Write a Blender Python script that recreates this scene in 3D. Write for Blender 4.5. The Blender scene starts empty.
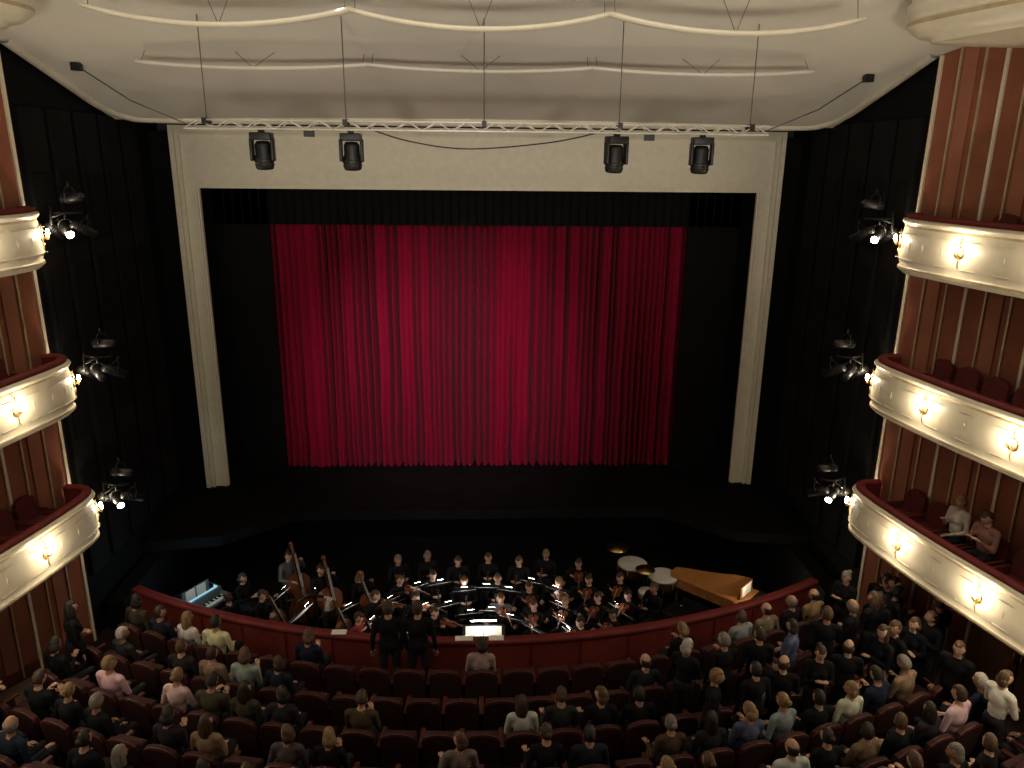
import bpy, bmesh, math, random
from mathutils import Vector, Matrix, noise
random.seed(11)
R=random.random
def U(a,b): return a+(b-a)*R()
scene=bpy.context.scene
col=scene.collection
scene.view_settings.view_transform='Standard'
scene.view_settings.look='None'
V=Vector
K=1.17

# ---------------- materials ----------------
def MAT(name,c,rough=.6,metal=0,var=.15,scale=6,bump=0,emit=None,es=0,sheen=0,mode=None,ramp=None,stretch=None,spec=None):
    m=bpy.data.materials.new(name); m.use_nodes=True
    nt=m.node_tree; n=nt.nodes; L=nt.links
    b=n['Principled BSDF']
    b.inputs['Roughness'].default_value=rough
    b.inputs['Metallic'].default_value=metal
    if max(c)<.03 and not metal and mode is None: b.inputs['Specular IOR Level'].default_value=.15
    if spec is not None: b.inputs['Specular IOR Level'].default_value=spec
    if sheen:
        b.inputs['Sheen Weight'].default_value=sheen
    tc=n.new('ShaderNodeTexCoord'); nz=n.new('ShaderNodeTexNoise')
    nz.inputs['Scale'].default_value=scale; nz.inputs['Detail'].default_value=4
    if stretch:
        mp=n.new('ShaderNodeMapping'); mp.inputs['Scale'].default_value=stretch
        L.new(tc.outputs['Object'],mp.inputs['Vector']); L.new(mp.outputs['Vector'],nz.inputs['Vector'])
    else:
        L.new(tc.outputs['Object'],nz.inputs['Vector'])
    mr=n.new('ShaderNodeMapRange'); mr.inputs['To Min'].default_value=1-var; mr.inputs['To Max'].default_value=1+var
    mr.inputs['From Min'].default_value=.3; mr.inputs['From Max'].default_value=.7
    L.new(nz.outputs['Fac'],mr.inputs['Value'])
    vm=n.new('ShaderNodeVectorMath'); vm.operation='SCALE'
    vm.inputs[0].default_value=c[:3]
    if mode:
        oi=n.new('ShaderNodeObjectInfo')
        if mode=='obj': L.new(oi.outputs['Color'],vm.inputs[0])
        else:
            cr=n.new('ShaderNodeValToRGB'); cr.color_ramp.interpolation='CONSTANT'
            el=cr.color_ramp.elements
            while len(el)>1: el.remove(el[-1])
            for i,(p,cc) in enumerate(ramp):
                e=el[0] if i==0 else el.new(p)
                e.position=p; e.color=(*cc,1)
            L.new(oi.outputs['Random'],cr.inputs['Fac']); L.new(cr.outputs['Color'],vm.inputs[0])
    L.new(mr.outputs['Result'],vm.inputs['Scale'])
    L.new(vm.outputs['Vector'],b.inputs['Base Color'])
    if bump:
        bp=n.new('ShaderNodeBump'); bp.inputs['Strength'].default_value=bump; bp.inputs['Distance'].default_value=.02
        L.new(nz.outputs['Fac'],bp.inputs['Height']); L.new(bp.outputs['Normal'],b.inputs['Normal'])
    if emit:
        b.inputs['Emission Color'].default_value=(*emit,1); b.inputs['Emission Strength'].default_value=es
    return m
cream=MAT('cream_paint',(.64,.60,.48),.5,var=.05)
creamC=MAT('ceiling_plaster',(.64,.61,.54),.8,var=.05,scale=.6)
creamF=MAT('balcony_ivory_lacquer',(.70,.64,.50),.35,var=.05)
ornM=MAT('antique_ivory_ornament',(.50,.40,.24),.4,.3,var=.15)
gold=MAT('gilding',(.62,.42,.16),.35,.8,var=.2,scale=20)
terra=MAT('terracotta_wallcovering',(.25,.080,.040),.75,var=.12,scale=3,bump=.1)
terraL=MAT('terracotta_panel',(.31,.115,.06),.7,var=.1,scale=3)
black=MAT('black_paint',(.0022,.0022,.0026),.8,var=.3,scale=3)
blackP=MAT('black_panel',(.0045,.0045,.0052),.8,var=.4,scale=2)
stageM=MAT('stage_floor_black',(.005,.005,.0052),.85,var=.35,scale=2,spec=.08)
pitM=MAT('pit_floor',(.006,.006,.006),.8,var=.3,scale=4)
metalB=MAT('black_metal',(.012,.012,.013),.45,.4,var=.2)
alu=MAT('aluminium',(.62,.60,.54),.5,.3,var=.1)
wire=MAT('steel_cable',(.12,.11,.10),.5,.5)
velvet=MAT('red_curtain_velvet',(.19,.0015,.021),.9,var=.15,scale=5,sheen=.03,stretch=(6,6,.4),spec=.15)
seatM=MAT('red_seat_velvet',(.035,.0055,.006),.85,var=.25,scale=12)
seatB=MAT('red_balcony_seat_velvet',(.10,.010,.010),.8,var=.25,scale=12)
seatW=MAT('dark_red_wood',(.10,.024,.016),.4,var=.25,scale=8)
railM=MAT('red_rail_velvet',(.13,.009,.009),.7,var=.15)
pitwall=MAT('pit_wall_red',(.21,.036,.026),.5,var=.15,scale=4)
carpet=MAT('stalls_carpet',(.016,.008,.007),.95,var=.3,scale=20)
aisle=MAT('parquet',(.12,.08,.06),.5,var=.3,scale=10)
woodG=MAT('golden_wood',(.36,.15,.045),.4,var=.25,scale=6,stretch=(12,1,1))
woodR=MAT('varnished_spruce',(.14,.04,.014),.3,var=.3,scale=10)
ebony=MAT('ebony',(.012,.01,.01),.25,var=.2)
ivory=MAT('ivory_keys',(.8,.78,.7),.3,var=.04)
paper=MAT('paper',(.85,.83,.76),.8,var=.03,scale=30)
copper=MAT('copper',(.55,.24,.12),.3,.9,var=.15)
drumH=MAT('drum_head',(.75,.73,.68),.5,var=.04)
brass=MAT('brass',(.7,.5,.2),.3,1,var=.1)
bulb=MAT('lit_bulb',(1,.9,.7),.4,emit=(1,.87,.65),es=60)
lens=MAT('lit_lens',(1,1,1),.2,emit=(1,.92,.8),es=40)
lampW=MAT('lit_stand_lamp',(1,1,1),.3,emit=(1,.97,.93),es=28)
cyanL=MAT('lit_console_panel',(.3,.6,.7),.3,emit=(.35,.75,1),es=.7)
glassD=MAT('dark_lens_glass',(.02,.02,.03),.08,var=.1)
skin=MAT('skin',(.5,.28,.19),.55,mode='rnd',ramp=[(0,(.46,.27,.19)),(.35,(.54,.33,.24)),(.7,(.40,.22,.15)),(.9,(.3,.16,.1))],var=.05)
hairM=MAT('hair',(.1,.05,.03),.6,mode='rnd',ramp=[(0,(.014,.009,.007)),(.3,(.04,.021,.012)),(.55,(.085,.045,.024)),(.76,(.22,.14,.07)),(.86,(.18,.165,.15)),(.94,(.45,.43,.40))],var=.3,scale=40,bump=.4)
topM=MAT('garment',(.1,.1,.1),.9,mode='obj',var=.15,scale=14,bump=.2,spec=.15)
botM=MAT('dark_trousers',(.02,.02,.024),.9,var=.2,scale=12)
shoeM=MAT('shoe_leather',(.012,.01,.01),.35)
lipM=MAT('lips',(.35,.1,.08),.5)
eyeW=MAT('eye_white',(.7,.7,.68),.3,var=.02)
eyeD=MAT('iris',(.03,.02,.015),.2)
doorM=MAT('door_wood',(.16,.075,.04),.4,var=.2,stretch=(8,8,1))

# ---------------- mesh builder ----------------
class MB:
    def __init__(s): s.v=[];s.f=[];s.m=[];s.s=[];s.mats=[]
    def mi(s,m):
        if m not in s.mats: s.mats.append(m)
        return s.mats.index(m)
    def add(s,vs,fs,mat,sm=False,T=None):
        o=len(s.v)
        for p in vs:
            p=V(p)
            s.v.append(T@p if T else p)
        i=s.mi(mat)
        for f in fs:
            s.f.append([o+k for k in f]); s.m.append(i); s.s.append(sm)
    def box(s,c,d,mat,T=None,ch=0):
        x,y,z=d[0]/2,d[1]/2,d[2]/2; c=V(c)
        if ch<=0:
            vs=[c+V((a*x,b*y,e*z)) for a in(-1,1) for b in(-1,1) for e in(-1,1)]
            fs=[(0,1,3,2),(4,6,7,5),(0,4,5,1),(2,3,7,6),(0,2,6,4),(1,5,7,3)]
            s.add(vs,fs,mat,False,T); return
        bm=bmesh.new(); bmesh.ops.create_cube(bm,size=1)
        for v in bm.verts: v.co=V((v.co.x*d[0],v.co.y*d[1],v.co.z*d[2]))
        bmesh.ops.bevel(bm,geom=list(bm.edges),offset=ch,segments=2,affect='EDGES',profile=.6)
        bm.verts.index_update()
        s.add([c+v.co for v in bm.verts],[[v.index for v in f.verts] for f in bm.faces],mat,True,T); bm.free()
    def tube(s,pts,rad,mat,seg=8,T=None,cap=True):
        pts=[V(p) for p in pts]; n=len(pts)
        if not isinstance(rad,(list,tuple)): rad=[rad]*n
        vs=[];fs=[]; up=None
        for i,p in enumerate(pts):
            d=(pts[min(i+1,n-1)]-pts[max(i-1,0)])
            if d.length<1e-7: d=V((0,0,1))
            d.normalize()
            if up is None:
                up=V((0,0,1)) if abs(d.z)<.9 else V((1,0,0))
            a=d.cross(up)
            if a.length<1e-4: a=d.cross(V((0,1,0)))
            a.normalize(); b=d.cross(a)
            for k in range(seg):
                t=2*math.pi*k/seg
                vs.append(p+(a*math.cos(t)+b*math.sin(t))*rad[i])
        for i in range(n-1):
            for k in range(seg):
                k2=(k+1)%seg
                fs.append((i*seg+k,i*seg+k2,(i+1)*seg+k2,(i+1)*seg+k))
        if cap:
            fs.append(tuple(range(seg))[::-1]); fs.append(tuple(range((n-1)*seg,n*seg)))
        s.add(vs,fs,mat,True,T)
    def ell(s,c,r,mat,T=None,nu=12,nv=8,fn=None):
        c=V(c); vs=[];fs=[]
        if not isinstance(r,(list,tuple)): r=(r,r,r)
        for j in range(nv+1):
            ph=math.pi*j/nv
            for i in range(nu):
                th=2*math.pi*i/nu
                d=V((math.sin(ph)*math.cos(th),math.sin(ph)*math.sin(th),math.cos(ph)))
                if fn: vs.append(c+fn(d))
                else: vs.append(c+V((d.x*r[0],d.y*r[1],d.z*r[2])))
        for j in range(nv):
            for i in range(nu):
                i2=(i+1)%nu
                if j==0: fs.append((i,nu+i,nu+i2))
                elif j==nv-1: fs.append((j*nu+i,(j+1)*nu+i,j*nu+i2))
                else: fs.append((j*nu+i,(j+1)*nu+i,(j+1)*nu+i2,j*nu+i2))
        s.add(vs,fs,mat,True,T)
    def lathe(s,prof,mat,seg=20,T=None,sm=True):
        vs=[];fs=[]
        for r,z in prof:
            for k in range(seg):
                t=2*math.pi*k/seg; vs.append((r*math.cos(t),r*math.sin(t),z))
        for i in range(len(prof)-1):
            for k in range(seg):
                k2=(k+1)%seg; fs.append((i*seg+k,i*seg+k2,(i+1)*seg+k2,(i+1)*seg+k))
        s.add(vs,fs,mat,sm,T)
    def prism(s,poly,z0,z1,mat,T=None,sm=False):
        n=len(poly)
        vs=[(x,y,z0) for x,y in poly]+[(x,y,z1) for x,y in poly]
        fs=[tuple(range(n))[::-1],tuple(range(n,2*n))]
        for i in range(n):
            j=(i+1)%n; fs.append((i,j,n+j,n+i))
        s.add(vs,fs,mat,sm,T)
    def mesh(s,name):
        me=bpy.data.meshes.new(name)
        me.from_pydata([tuple(v) for v in s.v],[],s.f)
        for m in s.mats: me.materials.append(m)
        me.polygons.foreach_set('material_index',s.m); me.polygons.foreach_set('use_smooth',s.s)
        me.update()
        return me
    def obj(s,name,loc=(0,0,0),rz=0,fix=True,sc=1):
        me=s.mesh(name)
        if fix:
            bm=bmesh.new(); bm.from_mesh(me); bmesh.ops.recalc_face_normals(bm,faces=bm.faces); bm.to_mesh(me); bm.free()
        return inst(name,me,loc,rz,sc)
def inst(name,me,loc=(0,0,0),rz=0,sc=1):
    o=bpy.data.objects.new(name,me); col.objects.link(o); o.location=loc; o.rotation_euler=(0,0,rz); o.scale=(sc,sc,sc); return o
def TR(loc,rz=0,rx=0,ry=0,sc=1):
    return Matrix.Translation(V(loc))@Matrix.Rotation(rz,4,'Z')@Matrix.Rotation(ry,4,'Y')@Matrix.Rotation(rx,4,'X')@Matrix.Scale(sc,4)
def axes(o,x,y,z):
    return Matrix(((x[0],y[0],z[0],o[0]),(x[1],y[1],z[1],o[1]),(x[2],y[2],z[2],o[2]),(0,0,0,1)))
def catmull(P,n=8):
    P=[V(p) for p in P]; out=[]
    for i in range(len(P)-1):
        p0=P[max(i-1,0)];p1=P[i];p2=P[i+1];p3=P[min(i+2,len(P)-1)]
        for k in range(n):
            t=k/n
            out.append(.5*((2*p1)+(-p0+p2)*t+(2*p0-5*p1+4*p2-p3)*t*t+(-p0+3*p1-3*p2+p3)*t**3))
    out.append(P[-1]); return out

# ---------------- hall geometry constants ----------------
CY=28.6; RR=15.2
WP=[(15.0,8.45),(12.1,9.66),(10,10.5),(6,11.5),(0,12.0),(-6,12.0)]
def wallX(y):
    if y>=15: return 8.45
    for (a,xa),(b,xb) in zip(WP[:-1],WP[1:]):
        if b<=y<=a: return xa+(xb-xa)*(a-y)/(a-b)
    return 12
def ceilZ(y): return 11.02+.28*(19-y)
def flZ(x,y): return .13*max(math.hypot(x,CY-y)-15.75,0)
PE=7.8

b=MB(); vs=[];fs=[];N=60;M_=44
for i in range(N+1):
    x=-12+24*i/N; ax=abs(x)
    if ax<=PE: ya=CY-math.sqrt(RR*RR-ax*ax)
    elif ax<=8.45: ya=15.8
    else:
        ya=15.0
        while wallX(ya)<ax and ya>-1: ya-=.02
    for j in range(M_+1):
        y=ya+(-6-ya)*j/M_
        vs.append((x,y,flZ(x,y)))
for i in range(N):
    for j in range(M_):
        a=i*(M_+1)+j; c=a+M_+1; fs.append((a,a+1,c+1,c))
b.add(vs,fs,carpet,True); b.obj('floor',fix=False)
b=MB(); b.box((0,17.4,-1.4),(17.4,7.8,.2),pitM); b.obj('floor_orchestra_pit')
for sgn in(-1,1):
    b=MB(); ys=[14.4-.4*i for i in range(26)]
    vs=[];fs=[]
    for y in ys:
        for q in(.12,.5,.95):
            x=wallX(y)-q; vs.append((sgn*x,y,flZ(x,y)+.015))
    for i in range(len(ys)-1):
        for k in(0,1): fs.append((3*i+k,3*i+k+1,3*i+k+4,3*i+k+3))
    b.add(vs,fs,aisle); b.obj('floor_aisle_'+('left' if sgn<0 else 'right'))
# ---- stage ----
b=MB()
poly=[(-8.45,24),(-8.45,17.6),(-6.6,17.9),(-5,19.3),(5,19.3),(6.6,17.9),(8.45,17.6),(8.45,24)]
b.prism(poly,.72,1.0,stageM)
b.obj('stage_floor')
b=MB(); b.box((0,21.2,-.4),(17.2,.2,2.2),black)
for s_ in(-1,1):
    b.box((s_*8.15,18.3,-.4),(.4,5.8,2.2),black)
b.obj('wall_orchestra_pit')
# ---- pit rail wall ----
b=MB(); n=64
amax=math.asin(PE/RR)
prof=[(0,-1.3,),(0,.82),(.03,.85),(.03,.92),(0,.95),(-.16,.95),(-.19,.92),(-.19,.85),(-.16,.82),(-.16,-1.3)]
vs=[];f1=[];f2=[]
for i in range(n+1):
    a=-amax+2*amax*i/n
    for off,z in prof:
        r=RR+off; vs.append((r*math.sin(a),CY-r*math.cos(a),z))
k=len(prof)
for i in range(n):
    for j in range(k-1):
        q=(i*k+j,(i+1)*k+j,(i+1)*k+j+1,i*k+j+1)
        (f2 if 1<=j<=7 else f1).append(q)
f1.append(tuple(range(k))); f1.append(tuple(n*k+q for q in range(k)))
b.add(vs,f1,pitwall,False); b.add(vs,f2,railM,True)
for i in range(0,n+1,4):
    a=-amax+2*amax*i/n; r=RR+.012
    b.box((r*math.sin(a),CY-r*math.cos(a),.4),(.03,.03,.8),railM)
b.obj('orchestra_pit_rail')
b=MB()
for x,w_ in((-2.9,.3),(-.35,.36),(.3,.3)):
    y=CY-math.sqrt((RR-.08)**2-x*x); b.box((x,y,.96),(w_,.16,.012),paper)
b.obj('programme_sheets')
# ---- walls terracotta ----
for sgn,nm in((-1,'left'),(1,'right')):
    b=MB(); vs=[];fs=[]
    for y,x in WP:
        zt=ceilZ(y)+.3 if y<15 else 12.6
        vs+=[(sgn*x,y,0),(sgn*x,y,zt),(sgn*(x+.25),y+.1,0),(sgn*(x+.25),y+.1,zt)]
    for i in range(len(WP)-1):
        a=4*i;c=a+4; fs+=[(a,c,c+1,a+1),(a+2,a+3,c+3,c+2),(a+1,c+1,c+3,a+3)]
    b.add(vs,fs,terra); 
    y=14.93; idx=0
    while y>1:
        x=wallX(y); x2=wallX(y-.1); d=V((sgn*(x2-x),-.1,0)).normalized(); nn=V((-sgn*abs(d.y),-abs(d.x),0)).normalized()
        zt=ceilZ(y)
        T=axes((sgn*x,y,0),d,nn,(0,0,1))
        wbat=.035 if idx%3 else .06
        b.box((0,.02,zt/2),(wbat,.05,zt),ornM if idx%3 else creamF,T)
        if idx%3==1:
            b.box((.2,.02,zt/2),(.26,.03,zt-.02),terraL,T)
        y-=[.36,.44,.36][idx%3]; idx+=1
    b.obj('wall_'+nm)
    b=MB()
    for (ya,xa),(yb,xb) in zip(WP[:-1],WP[1:]):
        p=V((sgn*xa,ya,0));q=V((sgn*xb,yb,0)); zz=flZ(xa,ya); zq=flZ(xb,yb); d=(q-p); l=d.length; d.normalize(); nn=V((d.y,-d.x,0)); 
        if nn.x*sgn>0: nn=-nn
        vs=[p+nn*.04+V((0,0,zz)),q+nn*.04+V((0,0,zq)),q+nn*.04+V((0,0,zq+.22)),p+nn*.04+V((0,0,zz+.22)),p+V((0,0,zz+.24)),q+V((0,0,zq+.24))]
        b.add(vs,[(0,1,2,3),(3,2,5,4)],seatW)
    b.obj('baseboard_'+nm)
    b=MB(); b.box((sgn*8.6,18.3,5.5),(.25,6.6,14.2),black)
    for i,(yy,w) in enumerate([(15.55,.8),(16.55,.85),(17.6,.9),(18.65,.85),(19.7,.8)]):
        b.box((sgn*8.44,yy,6.3),(.14,w,9.6),blackP,ch=.02)
        for zz in (3.2,5.3,7.4,9.2):
            b.box((sgn*8.36,yy,zz),(.04,w*.7,1.4),black)
    b.obj('wall_proscenium_'+nm)
b=MB(); b.box((0,-6.1,8),(24.5,.2,20),terra); b.obj('wall_back')
b=MB(); b.box((0,24.1,6),(17,.2,12),black); b.obj('wall_stage_back')
b=MB(); b.box((0,22.4,11.8),(17,3.6,.2),black); b.obj('ceiling_stage_grid')
b=MB(); b.box((0,20.98,12.2),(17,.1,2.0),black)
for s_ in(-1,1): b.box((s_*8.26,21.0,5.9),(.6,.1,9.9),black)
b.obj('wall_proscenium_surround')
# ---- proscenium ----
b=MB()
PX=.04
def U3(hw_o,hw_i,zo,zi,y0,y1,m,zb=1.0,ch=0):
    b.box((PX,(y0+y1)/2,(zo+zi)/2),(2*hw_o,y1-y0,zo-zi),m,ch=ch)
    for s_ in(-1,1): b.box((PX+s_*(hw_o+hw_i)/2,(y0+y1)/2,(zb+zi)/2),(hw_o-hw_i,y1-y0,zi-zb),m,ch=ch)
U3(7.90,7.78,10.98,10.86,20.66,20.93,cream)
U3(7.78,7.72,10.86,10.80,20.74,20.93,cream)
U3(7.72,7.67,10.80,10.75,20.70,20.93,cream)
U3(7.67,7.42,10.75,9.54,20.80,20.93,cream)
U3(7.42,7.36,9.54,9.48,20.76,20.93,cream)
U3(7.36,7.32,9.48,9.44,20.82,20.93,cream)
for s_ in(-1,1): b.box((s_*7.62,20.78,1.05),(.72,.4,.10),black)
b.obj('proscenium_frame')
b=MB()
for s_ in(-1,1):
    b.box((s_*6.72,22.2,6),(1.6,.12,10),black); b.box((s_*7.45,21.6,6),(.1,1.2,10),black)
b.box((0,22.2,9.43),(14.8,.12,2.02),black)
for i in range(60):
    x=-7.1+i*.2407
    b.tube([(x,22.12,8.44),(x,22.12,9.9)],.03,black,6)
b.obj('black_portal_masking')
# ---- curtain ----
b=MB(); nx=1700;nz=26; vs=[];fs=[]
W=6.05
ph=0; phs=[]
for i in range(nx+1):
    x=-W+2*W*i/nx
    f=5.4+2.4*noise.noise((x*.9,3.1,0))+3.0*noise.noise((x*2.7,9.1,0))
    ph+=f*2*W/nx; phs.append(ph)
for j in range(nz+1):
    t=j/nz; z=1.02+7.7*t
    for i in range(nx+1):
        x=-W+2*W*i/nx
        p=phs[i]+.16*noise.noise((x*1.3,z*.35,5))+(1-t)**3*.4*noise.noise((x*2,z*.9,1))
        k0=math.floor(p); fr=p-k0
        dv=max(.07,.28+.65*noise.noise(((k0 if fr<.5 else k0+1)*1.7,z*.08,7)))
        s1=abs(math.sin(math.pi*p))
        y=22.38+dv*(.8+.35*(1-t))*(1-s1**.85)+.09*noise.noise((x*1.3,z*.1,4))+.03*noise.noise((x*6,z*.3,2))
        vs.append((x,y,max(z,1.005)))
for j in range(nz):
    for i in range(nx):
        a=j*(nx+1)+i; fs.append((a,a+1,a+nx+2,a+nx+1))
b.add(vs,fs,velvet,True); b.obj('stage_curtain',fix=False)

# ---- ceiling ----
b=MB(); ys=[19-.5*i for i in range(51)]
vs=[];fs=[]
for y in ys:
    h=8.4 if y>=15 else wallX(y)
    for k in range(13):
        x=h*(k/6-1); vs.append((x,y,ceilZ(y)+.10*math.cos(x/8.4*1.5)))
for i in range(len(ys)-1):
    for k in range(12):
        a=i*13+k; fs.append((a,a+1,a+14,a+13))
b.add(vs,fs,creamC,True)
b.obj('ceiling',fix=False)
b=MB()
pth=[(8.3,14.9),(8.3,16),(8.3,17.2),(8.28,18.2),(8.05,18.8),(7.5,19.05),(5,19.08),(0,19.08)]
full=pth+[(-x,y) for x,y in pth[-2::-1]]
cp=catmull([(x,y,ceilZ(min(y,19))+.04) for x,y in full],6)
pf=[(0.14,.1),(.12,-.06),(.04,-.10),(-.06,-.09),(-.10,-.03),(-.10,.08)]
vs=[];fs=[];k=len(pf)
for i,p in enumerate(cp):
    d=(cp[min(i+1,len(cp)-1)]-cp[max(i-1,0)]); d.z=0; d.normalize(); nn=V((d.y,-d.x,0))
    for o_,z_ in pf: vs.append(p+nn*o_+V((0,0,z_)))
for i in range(len(cp)-1):
    for j in range(k-1): fs.append((i*k+j,(i+1)*k+j,(i+1)*k+j+1,i*k+j+1))
b.add(vs,fs,cream,True); b.obj('trim_ceiling')
def sail(name,Y,hw,zj,sag,dep,joints):
    b=MB(); vs=[];fs=[]
    n=20
    for a in range(joints):
        x0=-hw+2*hw*a/joints; x1=-hw+2*hw*(a+1)/joints
        vs=[];fs=[]
        for i in range(n+1):
            t=i/n; x=x0+(x1-x0)*t; z=zj-sag*4*t*(1-t)
            bx=.25*math.sin(math.pi*t)
            for (yy,zz) in((0,0),(dep*.5,-.02),(dep,0),(dep,.04),(0,.04)):
                vs.append((x,Y-bx*.6+yy,z+zz))
        for i in range(n):
            for j in range(5):
                j2=(j+1)%5; fs.append((i*5+j,(i+1)*5+j,(i+1)*5+j2,i*5+j2))
        fs.append((0,1,2,3,4)); fs.append(tuple(n*5+q for q in range(5))[::-1])
        b.add(vs,fs,creamF if Y<13 else creamC,True)
        for t in(0.02,.5,.98):
            x=x0+(x1-x0)*t; z=zj-sag*4*t*(1-t)
            for dx in(-.35,.35) if t==.5 else (0,):
                b.tube([(x,Y+dep/2,z+.04),(x+dx,Y+.3,ceilZ(Y+.3)+.02)],.006,wire,5)
    b.obj(name)
sail('acoustic_sail_panel',12.0,5.6,12.27,.25,.26,3)
sail('acoustic_sail_panel',15.0,6.15,11.85,.10,.2,3)
# ---- lighting truss ----
b=MB(); TY=14.0; TZ=10.78
for dy,dz in((-.12,.07),(.12,.07),(-.12,-.07),(.12,-.07)):
    b.tube([(-5,TY+dy,TZ+dz),(5,TY+dy,TZ+dz)],.018,alu,6)
i=0; x=-5
while x<4.99:
    x2=min(x+.25,5)
    s_=1 if i%2 else -1
    for dy in(-.12,.12): b.tube([(x,TY+dy,TZ+.07*s_),(x2,TY+dy,TZ-.07*s_)],.01,alu,5)
    for dz in(-.07,.07): b.tube([(x,TY-.12,TZ+dz),(x,TY+.12,TZ+dz)],.01,alu,5)
    x=x2;i+=1
for x in(-4.65,-2.3,.06,2.4,4.7):
    b.tube([(x,TY,TZ+.05),(x,TY,ceilZ(TY)+.08)],.010,wire,5)
    b.box((x,TY,TZ+.05),(.08,.3,.1),metalB)
for s_ in(-1,1):
    b.tube([(s_*5,TY,TZ),(s_*6.3,TY+1.0,TZ+.42),(s_*7.6,15.9,11.86)],.012,wire,5)
    b.box((s_*7.6,15.9,11.84),(.16,.16,.14),metalB)
cb=catmull([(-1.9,TY-.1,TZ-.05),(-1.2,TY-.1,TZ-.25),(-.2,TY-.1,TZ-.36),(1.2,TY-.1,TZ-.24),(2.1,TY-.1,TZ-.05)],6)
b.tube(cb,.012,metalB,5)
for s_ in (-3.0,3.0): b.box((s_*.98,TY,TZ-.14),(.16,.14,.1),metalB)
b.obj('lighting_truss')
b=MB()
b.box((0,0,-.03),(.1,.05,.08),metalB)
b.box((0,0,-.12),(.34,.26,.12),metalB,ch=.02)
for s_ in(-1,1): b.box((s_*.17,0,-.33),(.05,.16,.36),metalB,ch=.02)
b.lathe([(0,-.64),(.135,-.64),(.15,-.6),(.15,-.45),(.13,-.40),(.13,-.25),(.10,-.2),(0,-.19)],metalB,16,TR((0,0,0),rx=.12))
for zz in(-.58,-.53,-.48): b.lathe([(.15,zz),(.165,zz+.01),(.15,zz+.02)],metalB,16,TR((0,0,0),rx=.12))
b.lathe([(0,-.645),(.12,-.645),(.12,-.641)],glassD,16,TR((0,0,0),rx=.12))
mh=b.mesh('moving_head_light')
for x in(-3.75,-2.23,2.37,3.88): inst('moving_head_light',mh,(x,TY,TZ-.06),U(-.3,.3),1.05)
# ---- balcony tiers ----
front=[(8.42,14.78),(8.05,14.76),(7.80,14.55),(7.74,14.15),(7.85,13.3),(8.1,12.0),(8.45,10.6),(8.85,9.0),(9.2,7),(9.45,5),(9.55,2.5)]
def mkFP(dx): return catmull([(x+dx*(1 if i>1 else i*.5),y,0) for i,(x,y) in enumerate(front)],6)
profC=[(-.02,.0),(.04,-.01),(.06,-.05),(.03,-.09),(.0,-.12),(.0,-.16),(.025,-.28),(.04,-.45),(.045,-.6),(.03,-.76),(.0,-.86),(.03,-.89),(.035,-.93),(.0,-.97),(-.06,-1.02),(-.2,-1.04)]
profR=[(-.16,-.7),(-.16,.02),(-.17,.06),(-.12,.09),(-.04,.09),(.0,.06),(.0,.02),(-.02,0)]
def nrm(P,i):
    d=(P[min(i+1,len(P)-1)]-P[max(i-1,0)]); d.z=0; d.normalize(); return V((d.y,-d.x,0)),d
def sweep(b,P,prof,z0,sgn,mats,sm=True):
    vs=[];k=len(prof)
    for i,p in enumerate(P):
        nn,_=nrm(P,i)
        for o_,z_ in prof:
            q=p+nn*o_; vs.append((sgn*q.x,q.y,z0+z_))
    by={}
    for i in range(len(P)-1):
        for j in range(k-1):
            m=mats(j); by.setdefault(m,[]).append((i*k+j,(i+1)*k+j,(i+1)*k+j+1,i*k+j+1))
    for m,f in by.items(): b.add(vs,f,m,sm)
def seat_unit(su,T=None,up=False,sm_=None):
    sm_=sm_ or seatM
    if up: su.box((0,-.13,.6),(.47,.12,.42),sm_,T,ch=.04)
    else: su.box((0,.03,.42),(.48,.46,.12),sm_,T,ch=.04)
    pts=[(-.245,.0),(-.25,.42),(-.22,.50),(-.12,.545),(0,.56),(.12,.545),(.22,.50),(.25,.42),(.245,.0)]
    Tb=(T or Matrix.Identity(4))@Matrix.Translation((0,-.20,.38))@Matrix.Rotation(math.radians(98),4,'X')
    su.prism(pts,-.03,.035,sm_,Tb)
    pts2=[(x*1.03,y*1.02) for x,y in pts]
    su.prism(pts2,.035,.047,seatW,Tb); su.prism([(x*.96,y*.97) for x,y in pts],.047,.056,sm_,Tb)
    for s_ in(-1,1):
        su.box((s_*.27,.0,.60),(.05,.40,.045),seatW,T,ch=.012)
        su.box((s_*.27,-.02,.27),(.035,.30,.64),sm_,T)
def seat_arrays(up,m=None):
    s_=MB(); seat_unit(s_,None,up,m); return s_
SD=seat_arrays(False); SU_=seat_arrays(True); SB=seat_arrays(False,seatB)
def put(b,src,T):
    o=len(b.v)
    for p in src.v: b.v.append(T@p)
    mp=[b.mi(m) for m in src.mats]
    for f,m,s_ in zip(src.f,src.m,src.s):
        b.f.append([o+k for k in f]); b.m.append(mp[m]); b.s.append(s_)
b=MB()
Ts=Matrix.Rotation(math.radians(-90),4,'X')
b.lathe([(0,.03),(.05,.035),(.07,.02),(.10,.025),(.115,.0)],gold,16,Ts)
b.tube([(0,.02,.02),(0,.09,.0),(0,.11,.05)],.012,gold,6)
b.lathe([(.0,0),(.03,.0),(.045,.03)],gold,12,TR((0,.11,.04)))
for dx in(-.055,.055):
    b.tube([(0,.05,-.02),(dx,.10,-.03),(dx,.11,.03)],.008,gold,5)
    b.ell((dx,.11,.07),(.025,.025,.04),bulb,None,8,6)
b.ell((0,.11,.11),(.032,.032,.05),bulb,None,8,6)
b.tube([(0,.03,.10),(0,.02,.2),(.03,.02,.26)],[.015,.01,.004],gold,5)
b.tube([(0,.03,-.10),(0,.02,-.2),(-.03,.02,-.26)],[.015,.01,.004],gold,5)
sconceMe=b.mesh('gilded_sconce')
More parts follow.
